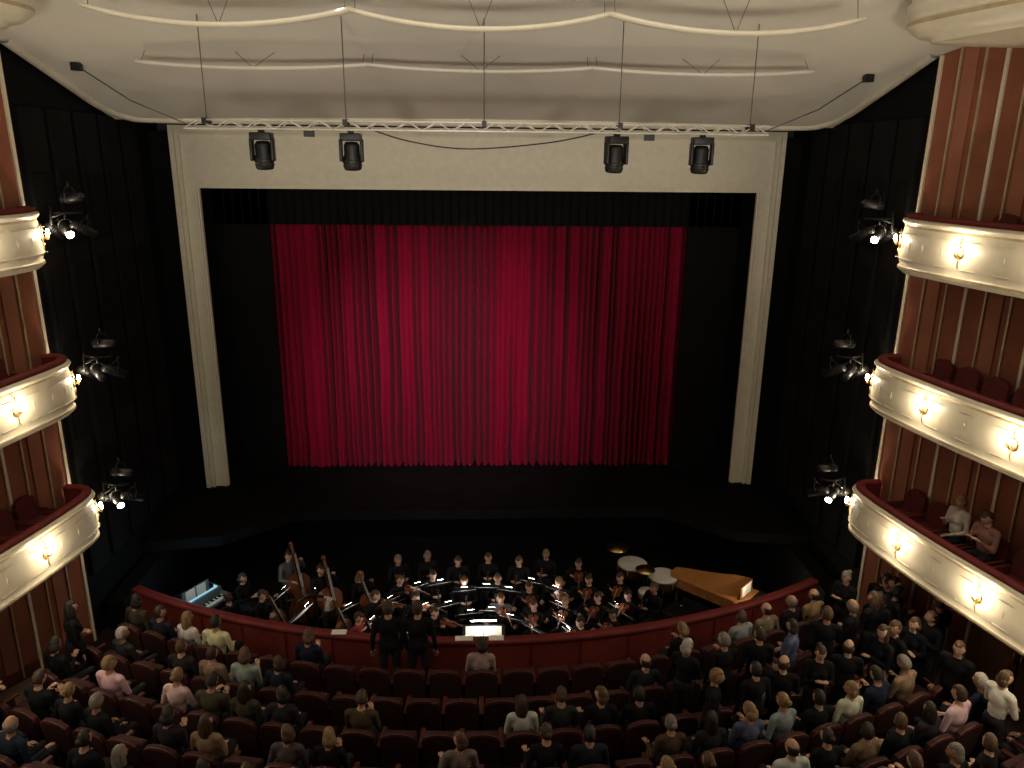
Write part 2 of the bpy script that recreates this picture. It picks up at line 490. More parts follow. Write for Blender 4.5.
def plight(name,loc,e,c,r=.05):
    l=bpy.data.lights.new(name,'POINT'); l.energy=e; l.color=c; l.shadow_soft_size=r
    o=bpy.data.objects.new(name,l); col.objects.link(o); o.location=loc
    return o
def spot(name,loc,tgt,e,c,ang,blend=1,r=.2):
    l=bpy.data.lights.new(name,'SPOT'); l.energy=e; l.color=c; l.spot_size=math.radians(ang); l.spot_blend=blend; l.shadow_soft_size=r
    o=bpy.data.objects.new(name,l); col.objects.link(o); o.location=loc
    o.rotation_euler=(V(tgt)-V(loc)).to_track_quat('-Z','Y').to_euler(); return o
def can(lit):
    b=MB()
    b.tube([(0,-.22,0),(0,-.2,0),(0,.12,0),(0,.13,0),(0,.26,0)],[.04,.085,.085,.075,.08],metalB,12)
    b.tube([(0,.255,0),(0,.264,0)],.07,lens if lit else glassD,12)
    b.tube([(-.11,0,0),(-.12,0,.12),(-.06,0,.2),(0,0,.21),(.06,0,.2),(.12,0,.12),(.11,0,0)],.012,metalB,5)
    b.tube([(0,0,.2),(0,0,.3)],.02,metalB,6)
    for yy in(-.15,-.1,-.05): b.tube([(0,yy,0),(0,yy+.02,0)],.095,metalB,12)
    return b.mesh('stage_spotlight')
canMe=can(False); canLit=can(True)
tops=[3.75,6.48,9.26]
FPs=[mkFP(.03),mkFP(.10),mkFP(.26)]
for sgn,nm in((-1,'left'),(1,'right')):
    for ti,zt in enumerate(tops):
        FP=FPs[ti]
        b=MB()
        sweep(b,FP,profC,zt,sgn,lambda j: ornM if j in(4,11) else creamF)
        sweep(b,FP,profR,zt,sgn,lambda j: railM)
        vs=[];f1=[];f2=[]
        for i,p in enumerate(FP):
            nn,_=nrm(FP,i); q=p-nn*.1; wx=max(wallX(q.y)-.02,q.x+.02)
            vs+=[(sgn*q.x,q.y,zt-.80),(sgn*wx,q.y,zt-.80),(sgn*q.x,q.y,zt-1.03),(sgn*wx,q.y,zt-1.03)]
        for i in range(len(FP)-1):
            a=4*i;c=a+4; f1.append((a,a+1,c+1,c)); f2.append((a+2,c+2,c+3,a+3))
        b.add(vs,f1,carpet); b.add(vs,f2,terraL)
        vs=[];f1=[]
        for i,p in enumerate(FP):
            if p.y>12.7: continue
            nn,_=nrm(FP,i); q=p-nn*1.12; wx=wallX(q.y)-.02
            vs+=[(sgn*q.x,q.y,zt-.80),(sgn*q.x,q.y,zt-.42),(sgn*wx,q.y,zt-.42)]
        m_=len(vs)//3
        for i in range(m_-1):
            a=3*i;c=a+3; f1+=[(a,a+1,c+1,c),(a+1,a+2,c+2,c+1)]
        f1.append((0,1,2))
        b.add(vs,f1,carpet)
        for i in range(6,len(FP)-1,3):
            p=FP[i]; nn,d=nrm(FP,i)
            T=axes((sgn*p.x+sgn*nn.x*.04,p.y+nn.y*.04,zt-.5),V((sgn*d.x,d.y,0)),V((sgn*nn.x,nn.y,0)),(0,0,1))
            for zz in(-.24,.22): b.box((0,0,zz),(.30,.010,.010),creamF,T)
            b.ell((0,0,-.0),(.022,.010,.08),creamF,T,8,6)
        b.obj('balcony_tier_'+nm)
        b=MB(); y=13.75
        while y>4:
            best=min(range(len(FP)),key=lambda i:abs(FP[i].y-y)); nn,d=nrm(FP,best); p=FP[best]
            q=p-nn*.72; ang=math.atan2(-(sgn*nn.x),nn.y)
            if q.x+.30<wallX(q.y):
                put(b,SB,TR((sgn*q.x,q.y,zt-.80),rz=ang,sc=1.05))
            if y<12.5:
                q=p-nn*1.52
                if q.x+.30<wallX(q.y): put(b,SB,TR((sgn*q.x,q.y,zt-.42),rz=ang,sc=1.05))
            y-=.66
        b.obj('balcony_seat_row')
        for y in(14.62,12.95,11.2,9.45,7.6,5.6):
            best=min(range(4,len(FP)),key=lambda i:abs(FP[i].y-y)+(0 if y<14.5 else abs(FP[i].x-7.9))); nn,d=nrm(FP,best); p=FP[best]
            P0=V((sgn*(p.x+nn.x*.035),p.y+nn.y*.035,zt-.47)); nw=V((sgn*nn.x,nn.y,0))
            o=inst('gilded_sconce',sconceMe,P0,math.atan2(-nw.x,nw.y))
            l=plight('sconce_lamp',(0,.24,.06),20,(1,.83,.58),.04); l.parent=o
        e=inst('stage_spotlight_bracket',None,(sgn*(7.66+(.2 if ti==2 else 0)),14.72,zt-.1)); 
        b=MB(); b.tube([(0,0,0),(-sgn*.1,.25,.05),(-sgn*.36,.36,.05)],.022,metalB,6); b.tube([(0,-.05,-.15),(0,0,.2)],.02,metalB,6)
        b.tube([(-sgn*.1,.25,.05),(sgn*.25,.42,.05)],.02,metalB,6)
        o=b.obj('bracket_arm'); o.parent=e
        for k,(dx,dy,dz,a,tl) in enumerate([(-.34,.36,-.25,.6,-.5),(-.06,.30,-.26,2.4,-.3),(.2,.40,-.28,.2,-.6),(-.22,.33,.32,1.9,.1)]):
            o=inst('spotlight_%d'%(k+1),canLit if (k==1 and ti!=1) else canMe,(sgn*dx,dy,dz)); o.parent=e
            o.rotation_euler=(tl,0,sgn*a)
gp=[(9.15,13.35),(8.0,13.35),(7.0,13.15),(6.6,12.7),(6.62,12.0),(7.0,10.5),(7.6,8.5),(8.3,6),(8.6,2)]
GP=catmull([(x,y,0) for x,y in gp],6)
for sgn,nm in((-1,'left'),(1,'right')):
    b=MB()
    sweep(b,GP,[(-2.6,.06),(-.6,.0),(-.35,-.02),(-.33,.03),(-.15,.06),(-.02,.16),(.02,.2),(.02,.26),(-.02,.28),(.0,.34),(.05,.42),(.05,.5),(0,.55),(0,1.2)],12.07,sgn,lambda j: ornM if j==6 else creamF)
    b.obj('gallery_front_'+nm)
for sgn,nm in((-1,'door_1'),(1,'door_2')):
    y=11.6; x=wallX(y); d=V((sgn*(10.5-9.66),-(2.1),0)).normalized(); nn=V((-sgn*abs(d.y),-abs(d.x),0))
    T=axes((sgn*(x)+nn.x*.04,y+nn.y*.04,flZ(x,y)),d,nn,(0,0,1))@Matrix.Scale(1.1,4)
    b=MB(); b.box((0,.05,1.12),(1.6,.1,2.25),doorM,T); b.box((0,.11,1.08),(1.36,.03,2.12),ebony,T)
    for s_ in(-1,1):
        b.box((s_*.34,.13,1.08),(.64,.04,2.06),doorM,T,ch=.01)
        b.box((s_*.34,.155,.6),(.42,.02,.8),doorM,T,ch=.008); b.box((s_*.34,.155,1.55),(.42,.02,.8),doorM,T,ch=.008)
        b.tube([(s_*.06,.2,.95),(s_*.06,.2,1.2)],.015,brass,6,T)
    b.obj(nm)
# ---- stalls rows ----
rowR=[16.05+.95*i for i in range(7)]
seats=[]
for ri,r in enumerate(rowR):
    b=MB(); da=.66/r; na=int(1.0/da)
    for k in range(-na,na+1):
        a=(k+(.5 if ri%2 else 0))*da; x=r*math.sin(a); y=CY-r*math.cos(a)
        if abs(x)>wallX(y)-1.3: continue
        ax=abs(x)
        if ri==0: p=.12 if ax<5 else .7
        elif ri==1: p=.14 if -3.6<x<3.2 else .72
        elif ri==2: p=.25 if ax<3 else .78
        else: p=.4 if ax<3 else .85
        occ=R()<p
        seats.append((x,y,a,ri,occ))
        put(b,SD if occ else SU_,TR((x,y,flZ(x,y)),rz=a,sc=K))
    b.obj('theatre_seat_row')

# ---------------- people ----------------
def seglab(p,caps,ells):
    best=1e9;lab='top'
    for p1,p2,r1,r2,l in caps:
        d=p2-p1; t=max(0,min(1,(p-p1).dot(d)/max(d.length_squared,1e-9)))
        q=(p-(p1+d*t)).length-(r1+(r2-r1)*t)
        if q<best: best=q;lab=l
    for c,r,l in ells:
        e=p-c; k=math.sqrt((e.x/r[0])**2+(e.y/r[1])**2+(e.z/r[2])**2); q=(k-1)*min(r)
        if q<best: best=q;lab=l
    return lab
ARM={'down':((.05,-.02,-.28),(.02,.07,-.24)),'lap':((.05,.03,-.27),(-.11,.22,-.05)),
 'phone':((.03,.06,-.27),(-.12,.17,.14)),'rest':((.08,-.02,-.26),(.0,.24,.02)),
 'cross':((.05,.06,-.26),(-.24,.1,.03)),'hold':((-.02,.16,-.22),(-.10,.12,.20)),
 'bow':((.16,.08,-.20),(-.10,.22,.02)),'pluck':((.10,.10,-.23),(-.16,.18,-.04)),
 'high':((.10,.12,-.12),(-.10,.10,.22)),'wind':((.06,.1,-.24),(-.14,.17,.07)),'keys':((.05,.08,-.26),(-.02,.24,-.02))}
def person(name,seated=True,aR='lap',aL='lap',fem=False,hair='short',skirt=False,yaw=0,pitch=0,lean=0):
    k=.94 if fem else 1.0
    sh=.17 if fem else .195
    caps=[];ells=[]
    if seated: pel=V((0,-.05,.58)); 
    else: pel=V((0,0,.93))
    up=V((0,math.sin(lean),math.cos(lean)))
    bk=V((0,-.03,0)) if seated else V((0,0,0))
    waist=pel+up*.17+bk*.5; chest=pel+up*.34+bk; neck=pel+up*.50+bk
    head=neck+up*.155+V((0,.03,0))
    shz=pel+up*.45+bk
    ells.append((pel,V((.165 if fem else .16,.12,.12)),'bot'))
    ells.append((waist,V((.128 if fem else .15,.10,.15)),'top'))
    ells.append((chest,V((.145 if fem else .165,.115,.17)),'top'))
    if fem:
        for s_ in(-1,1): ells.append((chest+V((s_*.065,.085,-.02)),V((.055,.05,.055)),'top'))
    caps.append((shz+V((-sh+.03,0,0)),shz+V((sh-.03,0,0)),.062,.062,'top'))
    caps.append((neck-up*.05,shz+V((sh*.6,0,.0)),.05,.05,'top')); caps.append((neck-up*.05,shz+V((-sh*.6,0,.0)),.05,.05,'top'))
    caps.append((neck-up*.03,head-V((0,.01,.03)),.054,.05,'skin'))
    hands=[]
    for s_,am in((1,aR),(-1,aL)):
        S=shz+V((s_*sh,0,-.01)); e,w=ARM[am]
        E=S+V((s_*e[0],e[1],e[2])); Wp=E+V((s_*w[0],w[1],w[2]))
        caps.append((S,E,.055,.042,'top')); caps.append((E,Wp,.042,.028,'top'))
        d=(Wp-E).normalized(); n_=V((0,0,1))-d*d.z
        if n_.length<.2: n_=V((s_,0,0))
        n_.normalize()
        caps.append((Wp,Wp+d*.07,.024,.030,'skin')); hands.append((Wp,d,n_,s_))
        hip=pel+V((s_*.09,.0,-.02))
        if seated: K_=V((s_*.11,.37,.545)); A=V((s_*.12,.40,.09)); rT=.078
        else: K_=V((s_*.105,.02,.50)); A=V((s_*.11,-.02,.09)); rT=.082
        leg='skin' if skirt else 'bot'
        caps.append((hip,K_,rT,.057,'bot')); caps.append((K_,A,.055,.038,leg))
        caps.append((A+V((0,-.03,-.035)),A+V((s_*.015,.15,-.05)),.04,.032,'shoe'))
    if skirt:
        if seated: ells.append((V((0,.2,.56)),V((.19,.24,.085)),'bot'))
        else: caps.append((pel,V((0,0,.55)),.15,.19,'bot'))
    elif not fem and not seated:
        ells.append((pel+V((0,0,.04)),V((.175,.13,.16)),'top'))
    t=MB()
    for p1,p2,r1,r2,l in caps:
        n=5
        t.tube([p1+(p2-p1)*i/n for i in range(n+1)],[r1+(r2-r1)*i/n for i in range(n+1)],skin,12)
        t.ell(p1,r1,skin,None,12,8); t.ell(p2,r2,skin,None,12,8)
    for c,r,l in ells: t.ell(c,tuple(r),skin,None,20,14)
    o=t.obj('tmp_body')
    m=o.modifiers.new('r','REMESH'); m.mode='VOXEL'; m.voxel_size=.02
    m2=o.modifiers.new('s','SMOOTH'); m2.iterations=3; m2.factor=.5
    dg=bpy.context.evaluated_depsgraph_get(); ev=o.evaluated_get(dg); em=ev.to_mesh()
    b=MB(); L={'top':topM,'bot':botM,'skin':skin,'shoe':shoeM}
    b.v=[v.co.copy() for v in em.vertices]
    for p in em.polygons:
        l=seglab(p.center,caps,ells)
        b.f.append(list(p.vertices)); b.m.append(b.mi(L[l])); b.s.append(True)
    ev.to_mesh_clear(); me0=o.data; bpy.data.objects.remove(o); bpy.data.meshes.remove(me0)
    for Wp,d,n_,s_ in hands:
        sd=d.cross(n_); 
        if sd.x*s_>0: sd=-sd
        for i,ln in enumerate((.072,.08,.074,.058)):
            B=Wp+d*.075+sd*(.028-.0185*i); m_=B+d*ln*.5-n_*.006; e_=m_+d*ln*.38-n_*ln*.32
            b.tube([B-d*.02,B,m_,e_],[.0095,.0095,.0085,.0065],skin,6)
        B=Wp+d*.02+sd*.024; m_=B+(sd*.7+d*.75)*.035-n_*.008; e_=m_+(sd*.25+d*.9)*.03-n_*.01
        b.tube([B-sd*.012,B,m_,e_],[.013,.012,.010,.008],skin,6)
    H=Matrix.Translation(head)@Matrix.Rotation(yaw,4,'Z')@Matrix.Rotation(pitch,4,'X')
    def hf(d):
        x,y,z=d; rx,ry,rz=.076*k,.096*k,.118*k
        nr=1-(.26*(-z)**1.6 if z<0 else 0)
        px=x*rx*nr; py=y*ry*(1 if y>0 else 1.02)*(1-(.18*(-z)**2 if z<0 and y<0 else .05*(-z) if z<0 else 0)); pz=z*rz
        if y>0:
            py+=.024*math.exp(-((x/.14)**2+((z+.16)/.16)**2))
            py-=.009*(math.exp(-(((x-.38)/.2)**2+((z-.02)/.14)**2))+math.exp(-(((x+.38)/.2)**2+((z-.02)/.14)**2)))
            py+=.006*math.exp(-((x/.4)**2+((z-.2)/.08)**2)); py+=.008*math.exp(-((x/.25)**2+((z+.85)/.15)**2))
        return V((px,py,pz))
    b.ell((0,0,0),1,skin,H,24,18,hf)
    for s_ in(-1,1):
        b.ell((s_*.077*k,-.004,-.008),(.010,.02,.032),skin,H,8,6)
        b.ell((s_*.029*k,.080*k,.003),(.013,.009,.008),eyeW,H,8,6); b.ell((s_*.029*k,.087*k,.003),(.006,.004,.006),eyeD,H,6,5)
        b.ell((s_*.030*k,.088*k,.022),(.017,.006,.004),hairM,H,8,5)
    b.ell((0,.085*k,-.062*k),(.024,.009,.008),lipM,H,8,5)
    def hh(d):
        x,y,z=d; f=1.11
        face=(y>.15 and z<.42+.15*(1-y)) 
        low=(z<-.55)
        if hair=='bald' and z>.35: face=True
        if face or low: f=.86
        if hair!='bald' and z>.3: f+=.03*noise.noise((x*4,y*4,z*4))
        return V((x*.076*k*f,y*.096*k*f-.004,z*.118*k*f+.003))
    b.ell((0,0,0),1,hairM,H,24,18,hh)
    if hair=='long':
        b.ell((0,-.065,-.10),(.085,.045,.17),hairM,H,14,10)
        for s_ in(-1,1): b.ell((s_*.068,-.01,-.08),(.026,.045,.13),hairM,H,10,8)
    if hair=='bob': b.ell((0,-.045,-.045),(.095,.065,.09),hairM,H,14,10)
    if hair=='bun': b.ell((0,-.115,.03),(.042,.038,.042),hairM,H,10,8)
    b.tube([neck+V((.058*math.cos(a),.058*math.sin(a)+.01,-.015+.012*math.cos(a-1.5))) for a in [i*math.pi/6 for i in range(13)]],.012,topM,6)
    return b.mesh(name)
SM=[person('seated_man',True,'lap','lap',False,'short',pitch=-.1),
    person('seated_man',True,'rest','lap',False,'bald',yaw=.3),
    person('seated_man',True,'phone','phone',False,'short',pitch=-.5,lean=.12),
    person('seated_man',True,'cross','cross',False,'short',yaw=-.6,lean=-.05)]
SF=[person('seated_woman',True,'lap','lap',True,'long',True,yaw=-.3),
    person('seated_woman',True,'phone','lap',True,'bob',False,pitch=-.3,yaw=.4),
    person('seated_woman',True,'cross','rest',True,'bun',True,yaw=.1,lean=.1),
    person('seated_woman',True,'lap','rest',True,'bob',False,yaw=.8)]
TM=[person('standing_man',False,'down','down',False,'short'),
    person('standing_man',False,'phone','down',False,'short',yaw=.4,pitch=-.2),
    person('standing_man',False,'cross','cross',False,'bald',yaw=-.4)]
TF=[person('standing_woman',False,'down','cross',True,'long',True,yaw=.3),
    person('standing_woman',False,'cross','cross',True,'bob',False,yaw=-.3),
    person('standing_woman',False,'phone','phone',True,'bun',False,pitch=-.3)]
PAL=[((.010,.010,.013),38),((.025,.025,.03),15),((.015,.02,.04),10),((.08,.08,.085),7),((.60,.57,.52),11),((.30,.29,.29),4),((.22,.15,.11),4),((.10,.02,.02),2),((.10,.13,.20),3),((.06,.045,.035),8),((.38,.27,.26),2)]
def pick():
    t=sum(w for _,w in PAL)*R()
    for c,w in PAL:
        t-=w
        if t<0: return tuple(max(0,ch*U(.8,1.2)) for ch in c)+(1,)
    return (.02,.02,.02,1)
def addp(me,x,y,z,a,sc=1,c=None):
    o=inst(me.name.split('.')[0],me,(x,y,z),a,sc*K); o.color=c or pick(); return o
ST=[(3.65,11.3),(4.0,11.6),(4.35,11.8),(4.7,12.0),(4.95,11.5),(5.4,12.4),(5.65,11.7),(5.75,11.3),(6.2,11.8),(6.7,12.2),(7.1,12.4),(7.5,12.5),(6.4,11.4),(6.9,11.4),(3.8,10.7),(4.2,10.8),(4.65,11.0),(5.1,10.9),(5.0,12.2),(6.0,12.7),(6.6,12.9),(7.6,11.9),(8.0,11.5),(7.9,12.5),(8.3,11.8),(8.3,10.0),(7.4,13.2),(7.8,13.6),(-1.78,12.95),(-1.22,12.93),(-7.9,12.6),(-8.2,11.0)]
occup=[]
for x,y in ST:
    r=math.hypot(x,CY-y); a=math.atan2(x,CY-y)
    if abs(x)<wallX(y)-1.2 and r>15.9:
        cand=[q-.50 for q in rowR[1:]]; r=min(cand,key=lambda c:abs(c-r))
        x=r*math.sin(a); y=CY-r*math.cos(a)
    for _ in range(8):
        if all(math.hypot(x-p,y-q)>.52 for p,q in occup): break
        a+=.02; x=r*math.sin(a); y=CY-r*math.cos(a)
    if abs(x)>wallX(y)-.6: x=math.copysign(wallX(y)-.65,x)
    occup.append((x,y))
    me=random.choice(TM if R()<.6 else TF)
    c=(.010,.010,.012,1) if R()<.75 else None
    rot=U(-3.1,3.1) if x>2 else (0 if abs(x)<2 else U(-1,1))
    if abs(x)<2.5: me=TM[0]; c=(.008,.008,.009,1)
    if 7<x and y<10.4: c=(.7,.68,.62,1)
    addp(me,x,y,flZ(x,y),rot,U(.96,1.02) if abs(x)>2.5 else 1.08,c)
for x,y,a,ri,occ in seats:
    if occ and all(math.hypot(x-p,y-q)>.50 for p,q in occup):
        me=random.choice(SM if R()<.5 else SF)
        addp(me,x,y,flZ(x,y),a+U(-.12,.12),U(.97,1.04))
FP=FPs[0]
for (y,mi) in ((12.43,SF[1]),(11.77,SM[2]),(10.45,SF[0])):
    best=min(range(len(FP)),key=lambda i:abs(FP[i].y-y)); nn,d=nrm(FP,best); q=FP[best]-nn*.72
    addp(mi,q.x,q.y,tops[0]-.80,math.atan2(-nn.x,nn.y),.95,(.45,.4,.36,1) if mi is SF[1] else (.25,.12,.10,1))

# ---------------- orchestra ----------------
MV=[person('violinist',True,'bow','hold',True,'bun',False,yaw=.3,pitch=-.2),
    person('violinist',True,'bow','hold',False,'short',yaw=.3,pitch=-.2)]
MC=[person('cellist',True,'pluck','high',False,'short',pitch=-.25),person('cellist',True,'pluck','high',True,'long',pitch=-.2)]
MW=[person('wind_player',True,'wind','wind',False,'short',pitch=-.2),person('wind_player',True,'wind','wind',True,'bob',pitch=-.2)]
MBs=[person('double_bassist',False,'pluck','high',False,'short',pitch=-.2)]
MP=[person('keyboard_player',True,'keys','keys',False,'short',pitch=-.4)]
BODY=[(0,.0),(.01,.12),(.08,.25),(.2,.29),(.33,.25),(.41,.185),(.5,.165),(.6,.18),(.7,.225),(.82,.235),(.93,.17),(.99,.06)]
def strings(name,L,th,endpin=0):
    b=MB(); P=[(w*L,t*L) for t,w in BODY]+[(-w*L,t*L) for t,w in BODY[::-1] if w>0]
    T=Matrix.Rotation(math.radians(90),4,'X')
    b.prism(P,-th/2,th/2,woodR,T)
    P2=[(x*.95,.02*L+y*.96) for x,y in P]; b.prism(P2,-th/2-.006*L/.36,-th/2,woodR,T)
    f=th/2
    b.tube([(0,f*.9,.93*L),(0,f*1.0,1.45*L),(0,f*.8,1.58*L)],[.045*L,.035*L,.03*L],woodR,8)
    b.box((0,f+.035*L,1.05*L),(.075*L,.025*L,.75*L),ebony)
    b.ell((0,f*.8,1.62*L),(.045*L,.05*L,.05*L),woodR,None,10,8)
    for i in range(4): b.tube([(-.1*L,f*.8,(1.48+.03*i)*L),(.1*L,f*.8,(1.48+.03*i)*L)],.008*L,ebony,5)
    b.box((0,f+.04*L,.42*L),(.13*L,.02*L,.08*L),woodG)
    b.box((0,f+.03*L,.2*L),(.08*L,.02*L,.28*L),ebony)
    for i in range(4):
        x=(i-1.5)*.018*L; b.tube([(x,f+.045*L,.3*L),(x,f+.085*L,.42*L),(x*.7,f+.05*L,1.42*L)],.0025*L+.0005,alu,4)
    for s_ in(-1,1): b.tube([(s_*.11*L,f+.012*L,.36*L),(s_*.09*L,f+.012*L,.5*L)],.008*L,ebony,4)
    if endpin: b.tube([(0,0,-endpin),(0,0,.02)],[.004,.012],alu,6)
    return b
vb=strings('violin',.36,.045); vx=V((-.45,.85,-.05)).normalized(); vn=V((0,0,1)); vn=(vn-vx*vn.dot(vx)).normalized(); sx=vn.cross(vx)
Tv=axes((-.07,.06,1.075),sx,vn,vx)
vi=MB(); put(vi,vb,Tv); vi.tube([(.2,.15,1.08),(-.22,.36,1.14),(-.42,.44,1.17)],.005,woodR,5); violinMe=vi.mesh('violin')
cb_=strings('cello',.76,.13,.28); Tc=Matrix.Translation((0,.50,.27))@Matrix.Rotation(math.radians(18),4,'X')@Matrix.Rotation(.15,4,'Y')
ci=MB(); put(ci,cb_,Tc); ci.tube([(.32,.40,.72),(-.35,.55,.66)],.006,woodR,5); celloMe=ci.mesh('cello')
bb_=strings('double_bass',1.08,.2,.14); Tb=Matrix.Translation((-.05,.42,.14))@Matrix.Rotation(math.radians(14),4,'X')
bi=MB(); put(bi,bb_,Tb); bi.tube([(.4,.5,.85),(-.3,.6,.8)],.008,woodR,5); bassMe=bi.mesh('double_bass')
b=MB(); b.tube([(0,.19,1.13),(0,.22,1.08),(0,.36,.8),(0,.40,.72),(0,.43,.68)],[.006,.012,.014,.018,.035],ebony,8)
for i in range(7): b.tube([(-.02,.25+.02*i,1.03-.04*i),(.02,.25+.02*i,1.03-.04*i)],.005,alu,4)
clarMe=b.mesh('clarinet')
b=MB(); b.box((0,0,.44),(.42,.42,.05),ebony,ch=.015); b.box((0,-.22,.78),(.40,.03,.26),ebony,ch=.01)
for sx_ in(-1,1):
    b.tube([(sx_*.18,-.2,0),(sx_*.18,-.2,.45),(sx_*.18,-.235,.9)],.012,metalB,6); b.tube([(sx_*.18,.18,0),(sx_*.18,.18,.43)],.012,metalB,6)
chairMe=b.mesh('orchestra_chair')
b=MB()
for i in range(3):
    a=i*2.094+.5; b.tube([(0,0,.15),(.26*math.cos(a),.26*math.sin(a),.0)],.008,metalB,5)
b.tube([(0,0,.12),(0,0,.94)],.011,metalB,6)
Td=TR((0,-.02,.97),rx=math.radians(-48))
b.box((0,0,0),(.56,.012,.34),metalB,Td); b.box((0,-.03,-.17),(.56,.06,.012),metalB,Td)
b.box((-.13,-.010,.0),(.25,.004,.32),paper,Td); b.box((.13,-.010,.0),(.25,.004,.32),paper,Td)
b.tube([(0,.01,.17),(0,-.03,.24),(0,-.08,.245)],.006,metalB,5,Td)
b.box((0,-.085,.262),(.18,.03,.008),metalB,Td); b.box((0,-.085,.247),(.14,.030,.020),lampW,Td)
standMe=b.mesh('music_stand')
PZ=-1.3
placed=[]
def mus(me,x,y,instr=None,seated=True,stand=True,face=None,col_=None,force=False):
    if not force and any(math.hypot(x-p,y-q)<.74 for p,q in placed): return
    placed.append((x,y))
    fx,fy=(face if face else (0,14.2)); dx,dy=fx-x,fy-y; a=math.atan2(-dx,dy); l=math.hypot(dx,dy); dx/=l;dy/=l
    addp(me,x,y,PZ,a,1.0,col_ or ((.008,.008,.009,1) if R()<.9 else (.08,.08,.09,1)))
    if seated: inst('orchestra_chair',chairMe,(x,y,PZ),a,K)
    if instr: inst(instr.name,instr,(x,y,PZ),a,K)
    if stand: inst('music_stand',standMe,(x+dx*1.02,y+dy*1.02,PZ),a,K)
Wn=[(-2.15,18.1),(-1.4,18.3),(-.6,18.0),(.18,18.15),(.97,17.95),(-1.2,17.3),(-.42,17.0),(.4,17.1),(1.7,18.3)]
for i,(x,y) in enumerate(Wn): mus(MW[i%2],x,y,clarMe)
Vn=[(-2.0,17.1),(-1.55,16.3),(-1.05,15.65),(-2.5,16.4),(1.15,16.7),(1.9,16.9),(2.65,17.0),(1.2,15.9),(3.0,15.5),(2.2,15.2),(1.95,16.05),(1.5,15.2),(2.75,16.2),(3.5,16.3),(-.75,16.3),(.45,16.2),(2.5,17.8),(3.45,17.1)]
for i,(x,y) in enumerate(Vn): mus(MV[i%2],x,y,violinMe,stand=(i%2==0))
for i,(x,y) in enumerate([(-2.75,15.5),(-3.5,16.1),(-1.9,15.2),(-3.0,17.3)]): mus(MC[i%2],x,y,celloMe,col_=(.20,.035,.03,1) if i==0 else None)
for i,(x,y) in enumerate([(-3.95,17.0),(-4.9,17.7)]): mus(MBs[0],x,y,bassMe,seated=False,face=(-1.5,14.5))
mus(MC[0],-5.2,16.5,celloMe,face=(0,14.8)); mus(MW[1],-5.9,17.3,None,face=(0,15))
mus(MW[0],4.2,16.6,clarMe)
b=MB(); b.box((0,0,.12),(1.1,1.0,.24),ebony,ch=.02); b.box((0,-.46,.3),(1.1,.06,.12),metalB)
b.tube([(-.5,-.46,.24),(-.5,-.46,1.05),(.5,-.46,1.05),(.5,-.46,.24)],.018,brass,6)
b.obj('conductor_podium',(0.05,14.15,PZ))
b=MB(); b.tube([(0,0,0),(0,0,1.1)],.03,metalB,8); b.lathe([(.25,0),(.25,.02),(.05,.05)],metalB,16)
Td=TR((0,-.02,1.14),rx=math.radians(-62))
b.box((0,0,0),(.78,.015,.48),metalB,Td); b.box((0,-.03,-.23),(.78,.05,.012),metalB,Td)
b.box((-.17,-.012,0),(.33,.01,.40),paper,Td); b.box((.17,-.012,0),(.33,.01,.40),paper,Td)
b.box((0,-.12,.27),(.5,.04,.03),metalB,Td); b.box((0,-.125,.25),(.48,.03,.006),lampW,Td); b.tube([(0,0,.24),(0,-.12,.28)],.008,metalB,5,Td)
b.obj('conductor_desk',(0.05,14.85,PZ),sc=1.2)
plight('conductor_desk_lamp',(.05,14.75,.55),7,(1,.90,.72),.03)
b=MB()
out=[(-.47,0),(.47,0),(.47,.55),(.40,.85),(.24,1.2),(.10,1.6),(-.02,2.0),(-.12,2.25),(-.34,2.28),(-.47,2.2)]
b.prism(out,.66,.88,woodG); b.prism([(x*1.02,max(y,.42)) for x,y in out],.885,.905,woodG)
b.box((0,.12,.90),(.90,.20,.03),ebony); b.box((0,.10,.80),(.84,.24,.01),ivory)
for i in range(30): b.box((-.40+i*.0276,-.02,.89),(.024,.16,.02),ivory)
for i in range(29):
    if i%7 not in(2,6): b.box((-.386+i*.0276,.02,.906),(.012,.1,.018),ebony)
b.box((0,-.02,.875),(.94,.2,.02),woodG)
Tl=TR((-.47,0,.905),ry=math.radians(-14))
b.prism([(x+.47,max(y,.45)) for x,y in out],0,.018,woodG,Tl)
b.tube([(.42,.8,.9),(.40,.8,1.12)],.01,woodG,5)
b.box((0,.38,1.08),(.6,.015,.3),woodG); b.box((-.12,.365,1.08),(.22,.004,.28),paper); b.box((.12,.365,1.08),(.22,.004,.28),paper)
for x,y in((-.4,.15),(.4,.15),(-.3,2.1),(.25,.95)): b.tube([(x,y,0),(x,y,.66)],[.025,.04],woodG,8)
a=math.atan2(1.5,1.5)
b.obj('harpsichord',(7.0,16.75,PZ),a,sc=1.04)
mus(MP[0],7.2,16.05,None,True,False,face=(6.5,17.2),force=True)
plight('harpsichord_lamp',(6.85,16.6,.15),14,(1,.86,.62),.03)
def cabinet(m1,lit):
    b=MB(); b.box((0,.35,.45),(1.25,.45,.9),m1,ch=.015); b.box((0,.02,.70),(1.2,.3,.06),m1,ch=.01)
    for s_ in(-1,1): b.box((s_*.6,0,.4),(.06,.32,.8),m1,ch=.01)
    for i in range(36): b.box((-.52+i*.03,-.02,.745),(.027,.17,.02),ivory)
    for i in range(35):
        if i%7 not in(2,6): b.box((-.505+i*.03,.02,.76),(.014,.1,.018),ebony)
    b.box((0,.2,1.05),(.7,.015,.28),m1); b.box((-.14,.188,1.05),(.24,.004,.26),paper); b.box((.14,.188,1.05),(.24,.004,.26),paper)
    if lit:
        b.box((0,.35,.915),(1.1,.36,.02),cyanL); b.box((-.25,.35,.99),(.4,.3,.10),metalB,ch=.01); b.box((.3,.35,.96),(.35,.3,.08),metalB,ch=.01)
    return b
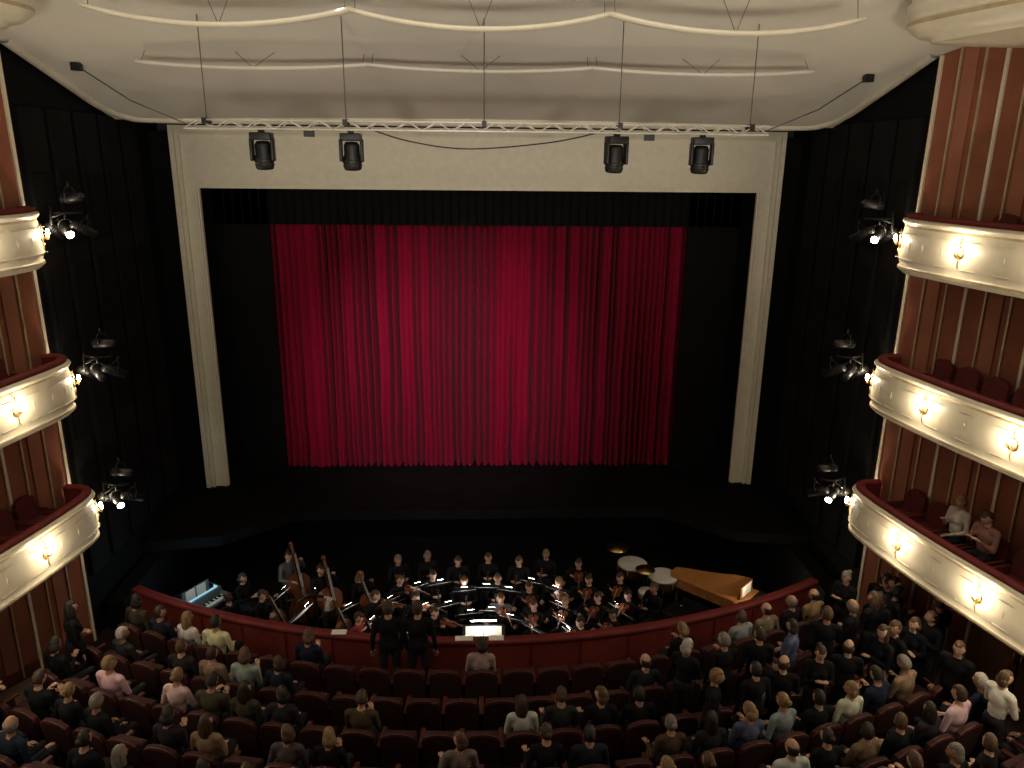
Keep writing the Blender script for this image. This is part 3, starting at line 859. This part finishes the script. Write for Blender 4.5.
cabinet(ebony,False).obj('celesta',(5.35,16.2,PZ),math.radians(-45+180),sc=K)
b=cabinet(MAT('console_grey',(.12,.15,.17),.5),True); b.obj('electric_organ',(-6.85,16.95,PZ),math.radians(60),sc=1.15)
mus(MP[0],-6.1,16.45,None,True,False,face=(-7.2,17.1),force=True)
plight('organ_lamp',(-6.8,16.8,.85),14,(.45,.8,1),.05)
b=MB()
b.lathe([(.02,.38),(.18,.42),(.30,.55),(.345,.72),(.35,.80)],copper,24); b.lathe([(.355,.78),(.365,.80),(.355,.83),(.34,.832)],alu,24); b.lathe([(0,.828),(.34,.83)],drumH,24)
for i in range(6):
    a=i*math.pi/3; b.tube([(.36*math.cos(a),.36*math.sin(a),.83),(.36*math.cos(a),.36*math.sin(a),.6)],.008,alu,5)
for i in range(4):
    a=i*math.pi/2+.4; b.tube([(.33*math.cos(a),.33*math.sin(a),.62),(.30*math.cos(a),.30*math.sin(a),.02)],.016,metalB,6); b.ell((.30*math.cos(a),.30*math.sin(a),.025),.025,metalB,None,8,6)
b.tube([(0,0,.4),(0,0,.1)],.05,metalB,8)
tm=b.mesh('timpano')
inst('timpano',tm,(4.15,18.75,PZ),0,1.12); inst('timpano',tm,(4.85,18.1,PZ),1,1.12)
b=MB(); b.tube([(0,0,.1),(0,0,1.15)],.012,metalB,6)
for i in range(3): b.tube([(0,0,.3),(.25*math.cos(i*2.09),.25*math.sin(i*2.09),0)],.01,metalB,5)
b.lathe([(.0,1.17),(.05,1.165),(.08,1.15),(.26,1.13),(.26,1.127),(.08,1.145)],brass,24)
cyMe=b.mesh('suspended_cymbal')
inst('suspended_cymbal',cyMe,(3.75,18.9,PZ),0,K); inst('suspended_cymbal',cyMe,(4.35,18.05,PZ),0,1.0)
b=MB(); b.lathe([(.0,.55),(.19,.55),(.19,.70),(0,.705)],drumH,20); b.lathe([(.192,.56),(.2,.57),(.2,.69),(.192,.7)],alu,20)
for i in range(3): b.tube([(0,0,.55),(.25*math.cos(i*2.09),.25*math.sin(i*2.09),0)],.01,metalB,5)
b.obj('snare_drum',(4.3,17.5,PZ),sc=K)
# ---------------- lights ----------------
spot('curtain_spotlight',(-7.2,14.9,9.6),(-1.5,22.5,3.4),1100,(1,.64,.8),40,1,.08)
spot('curtain_spotlight',(7.2,14.9,9.6),(0.4,22.5,4.0),300,(1,.64,.8),42,1,.08)
spot('curtain_spotlight',(0,4,13.2),(-1.0,22.5,3.4),9500,(1,.64,.8),31,1,.4)
WC=(1,.895,.74)
for x in(-4,4):
    spot('ceiling_fill_light',(x,0,8.2),(x*.3,15,14.8),2200,WC,78,.8,.6)  # added fill from out of view to brighten ceiling and header, no actual fixture
spot('proscenium_fill_light',(0,3,12.5),(0,20.9,8.4),600,WC,62,.9,.4)  # invented frontal fill for the cream frame, source unseen
spot('pit_fill_light',(-2,12,12.4),(-.5,16.8,0),50,(.9,.95,1),34,1,.1)  # added fill lifting the dark pit, not a known lamp
spot('percussion_fill_light',(4,12.5,12.0),(4.6,18.2,-.4),60,(1,.95,.9),12,1,.1)  # narrow fill added so the drum heads show bright
for x in(-4.5,4.5):
    for y in(2,8): plight('house_fill_light',(x,y,12.4 if y<5 else 12.7),62,WC,.4)  # made-up overhead fill for the stalls; the hall has no chandelier
w=bpy.data.worlds.new('World'); scene.world=w; w.use_nodes=True
w.node_tree.nodes['Background'].inputs[0].default_value=(.9,.85,.8,1); w.node_tree.nodes['Background'].inputs[1].default_value=.006
cam=bpy.data.cameras.new('Camera'); cam.lens=770/1024*36; cam.sensor_width=36; cam.clip_end=200
co=bpy.data.objects.new('Camera',cam); col.objects.link(co)
Mx=Matrix.Translation((0,0,10.3))@Matrix.Rotation(math.radians(-2.4),4,'Z')@Matrix.Rotation(math.radians(90-16.45),4,'X')@Matrix.Rotation(math.radians(.6),4,'Z')
co.matrix_world=Mx
scene.camera=co
# ---- bring whole hall to true metres (spectators 1.75 m) ----
S=1/K
for o in list(scene.objects):
    if o.parent is None:
        o.location=o.location*S
        if o.type in('MESH','EMPTY'): o.scale=o.scale*S
for l in bpy.data.lights: l.energy*=S*S; l.shadow_soft_size*=S
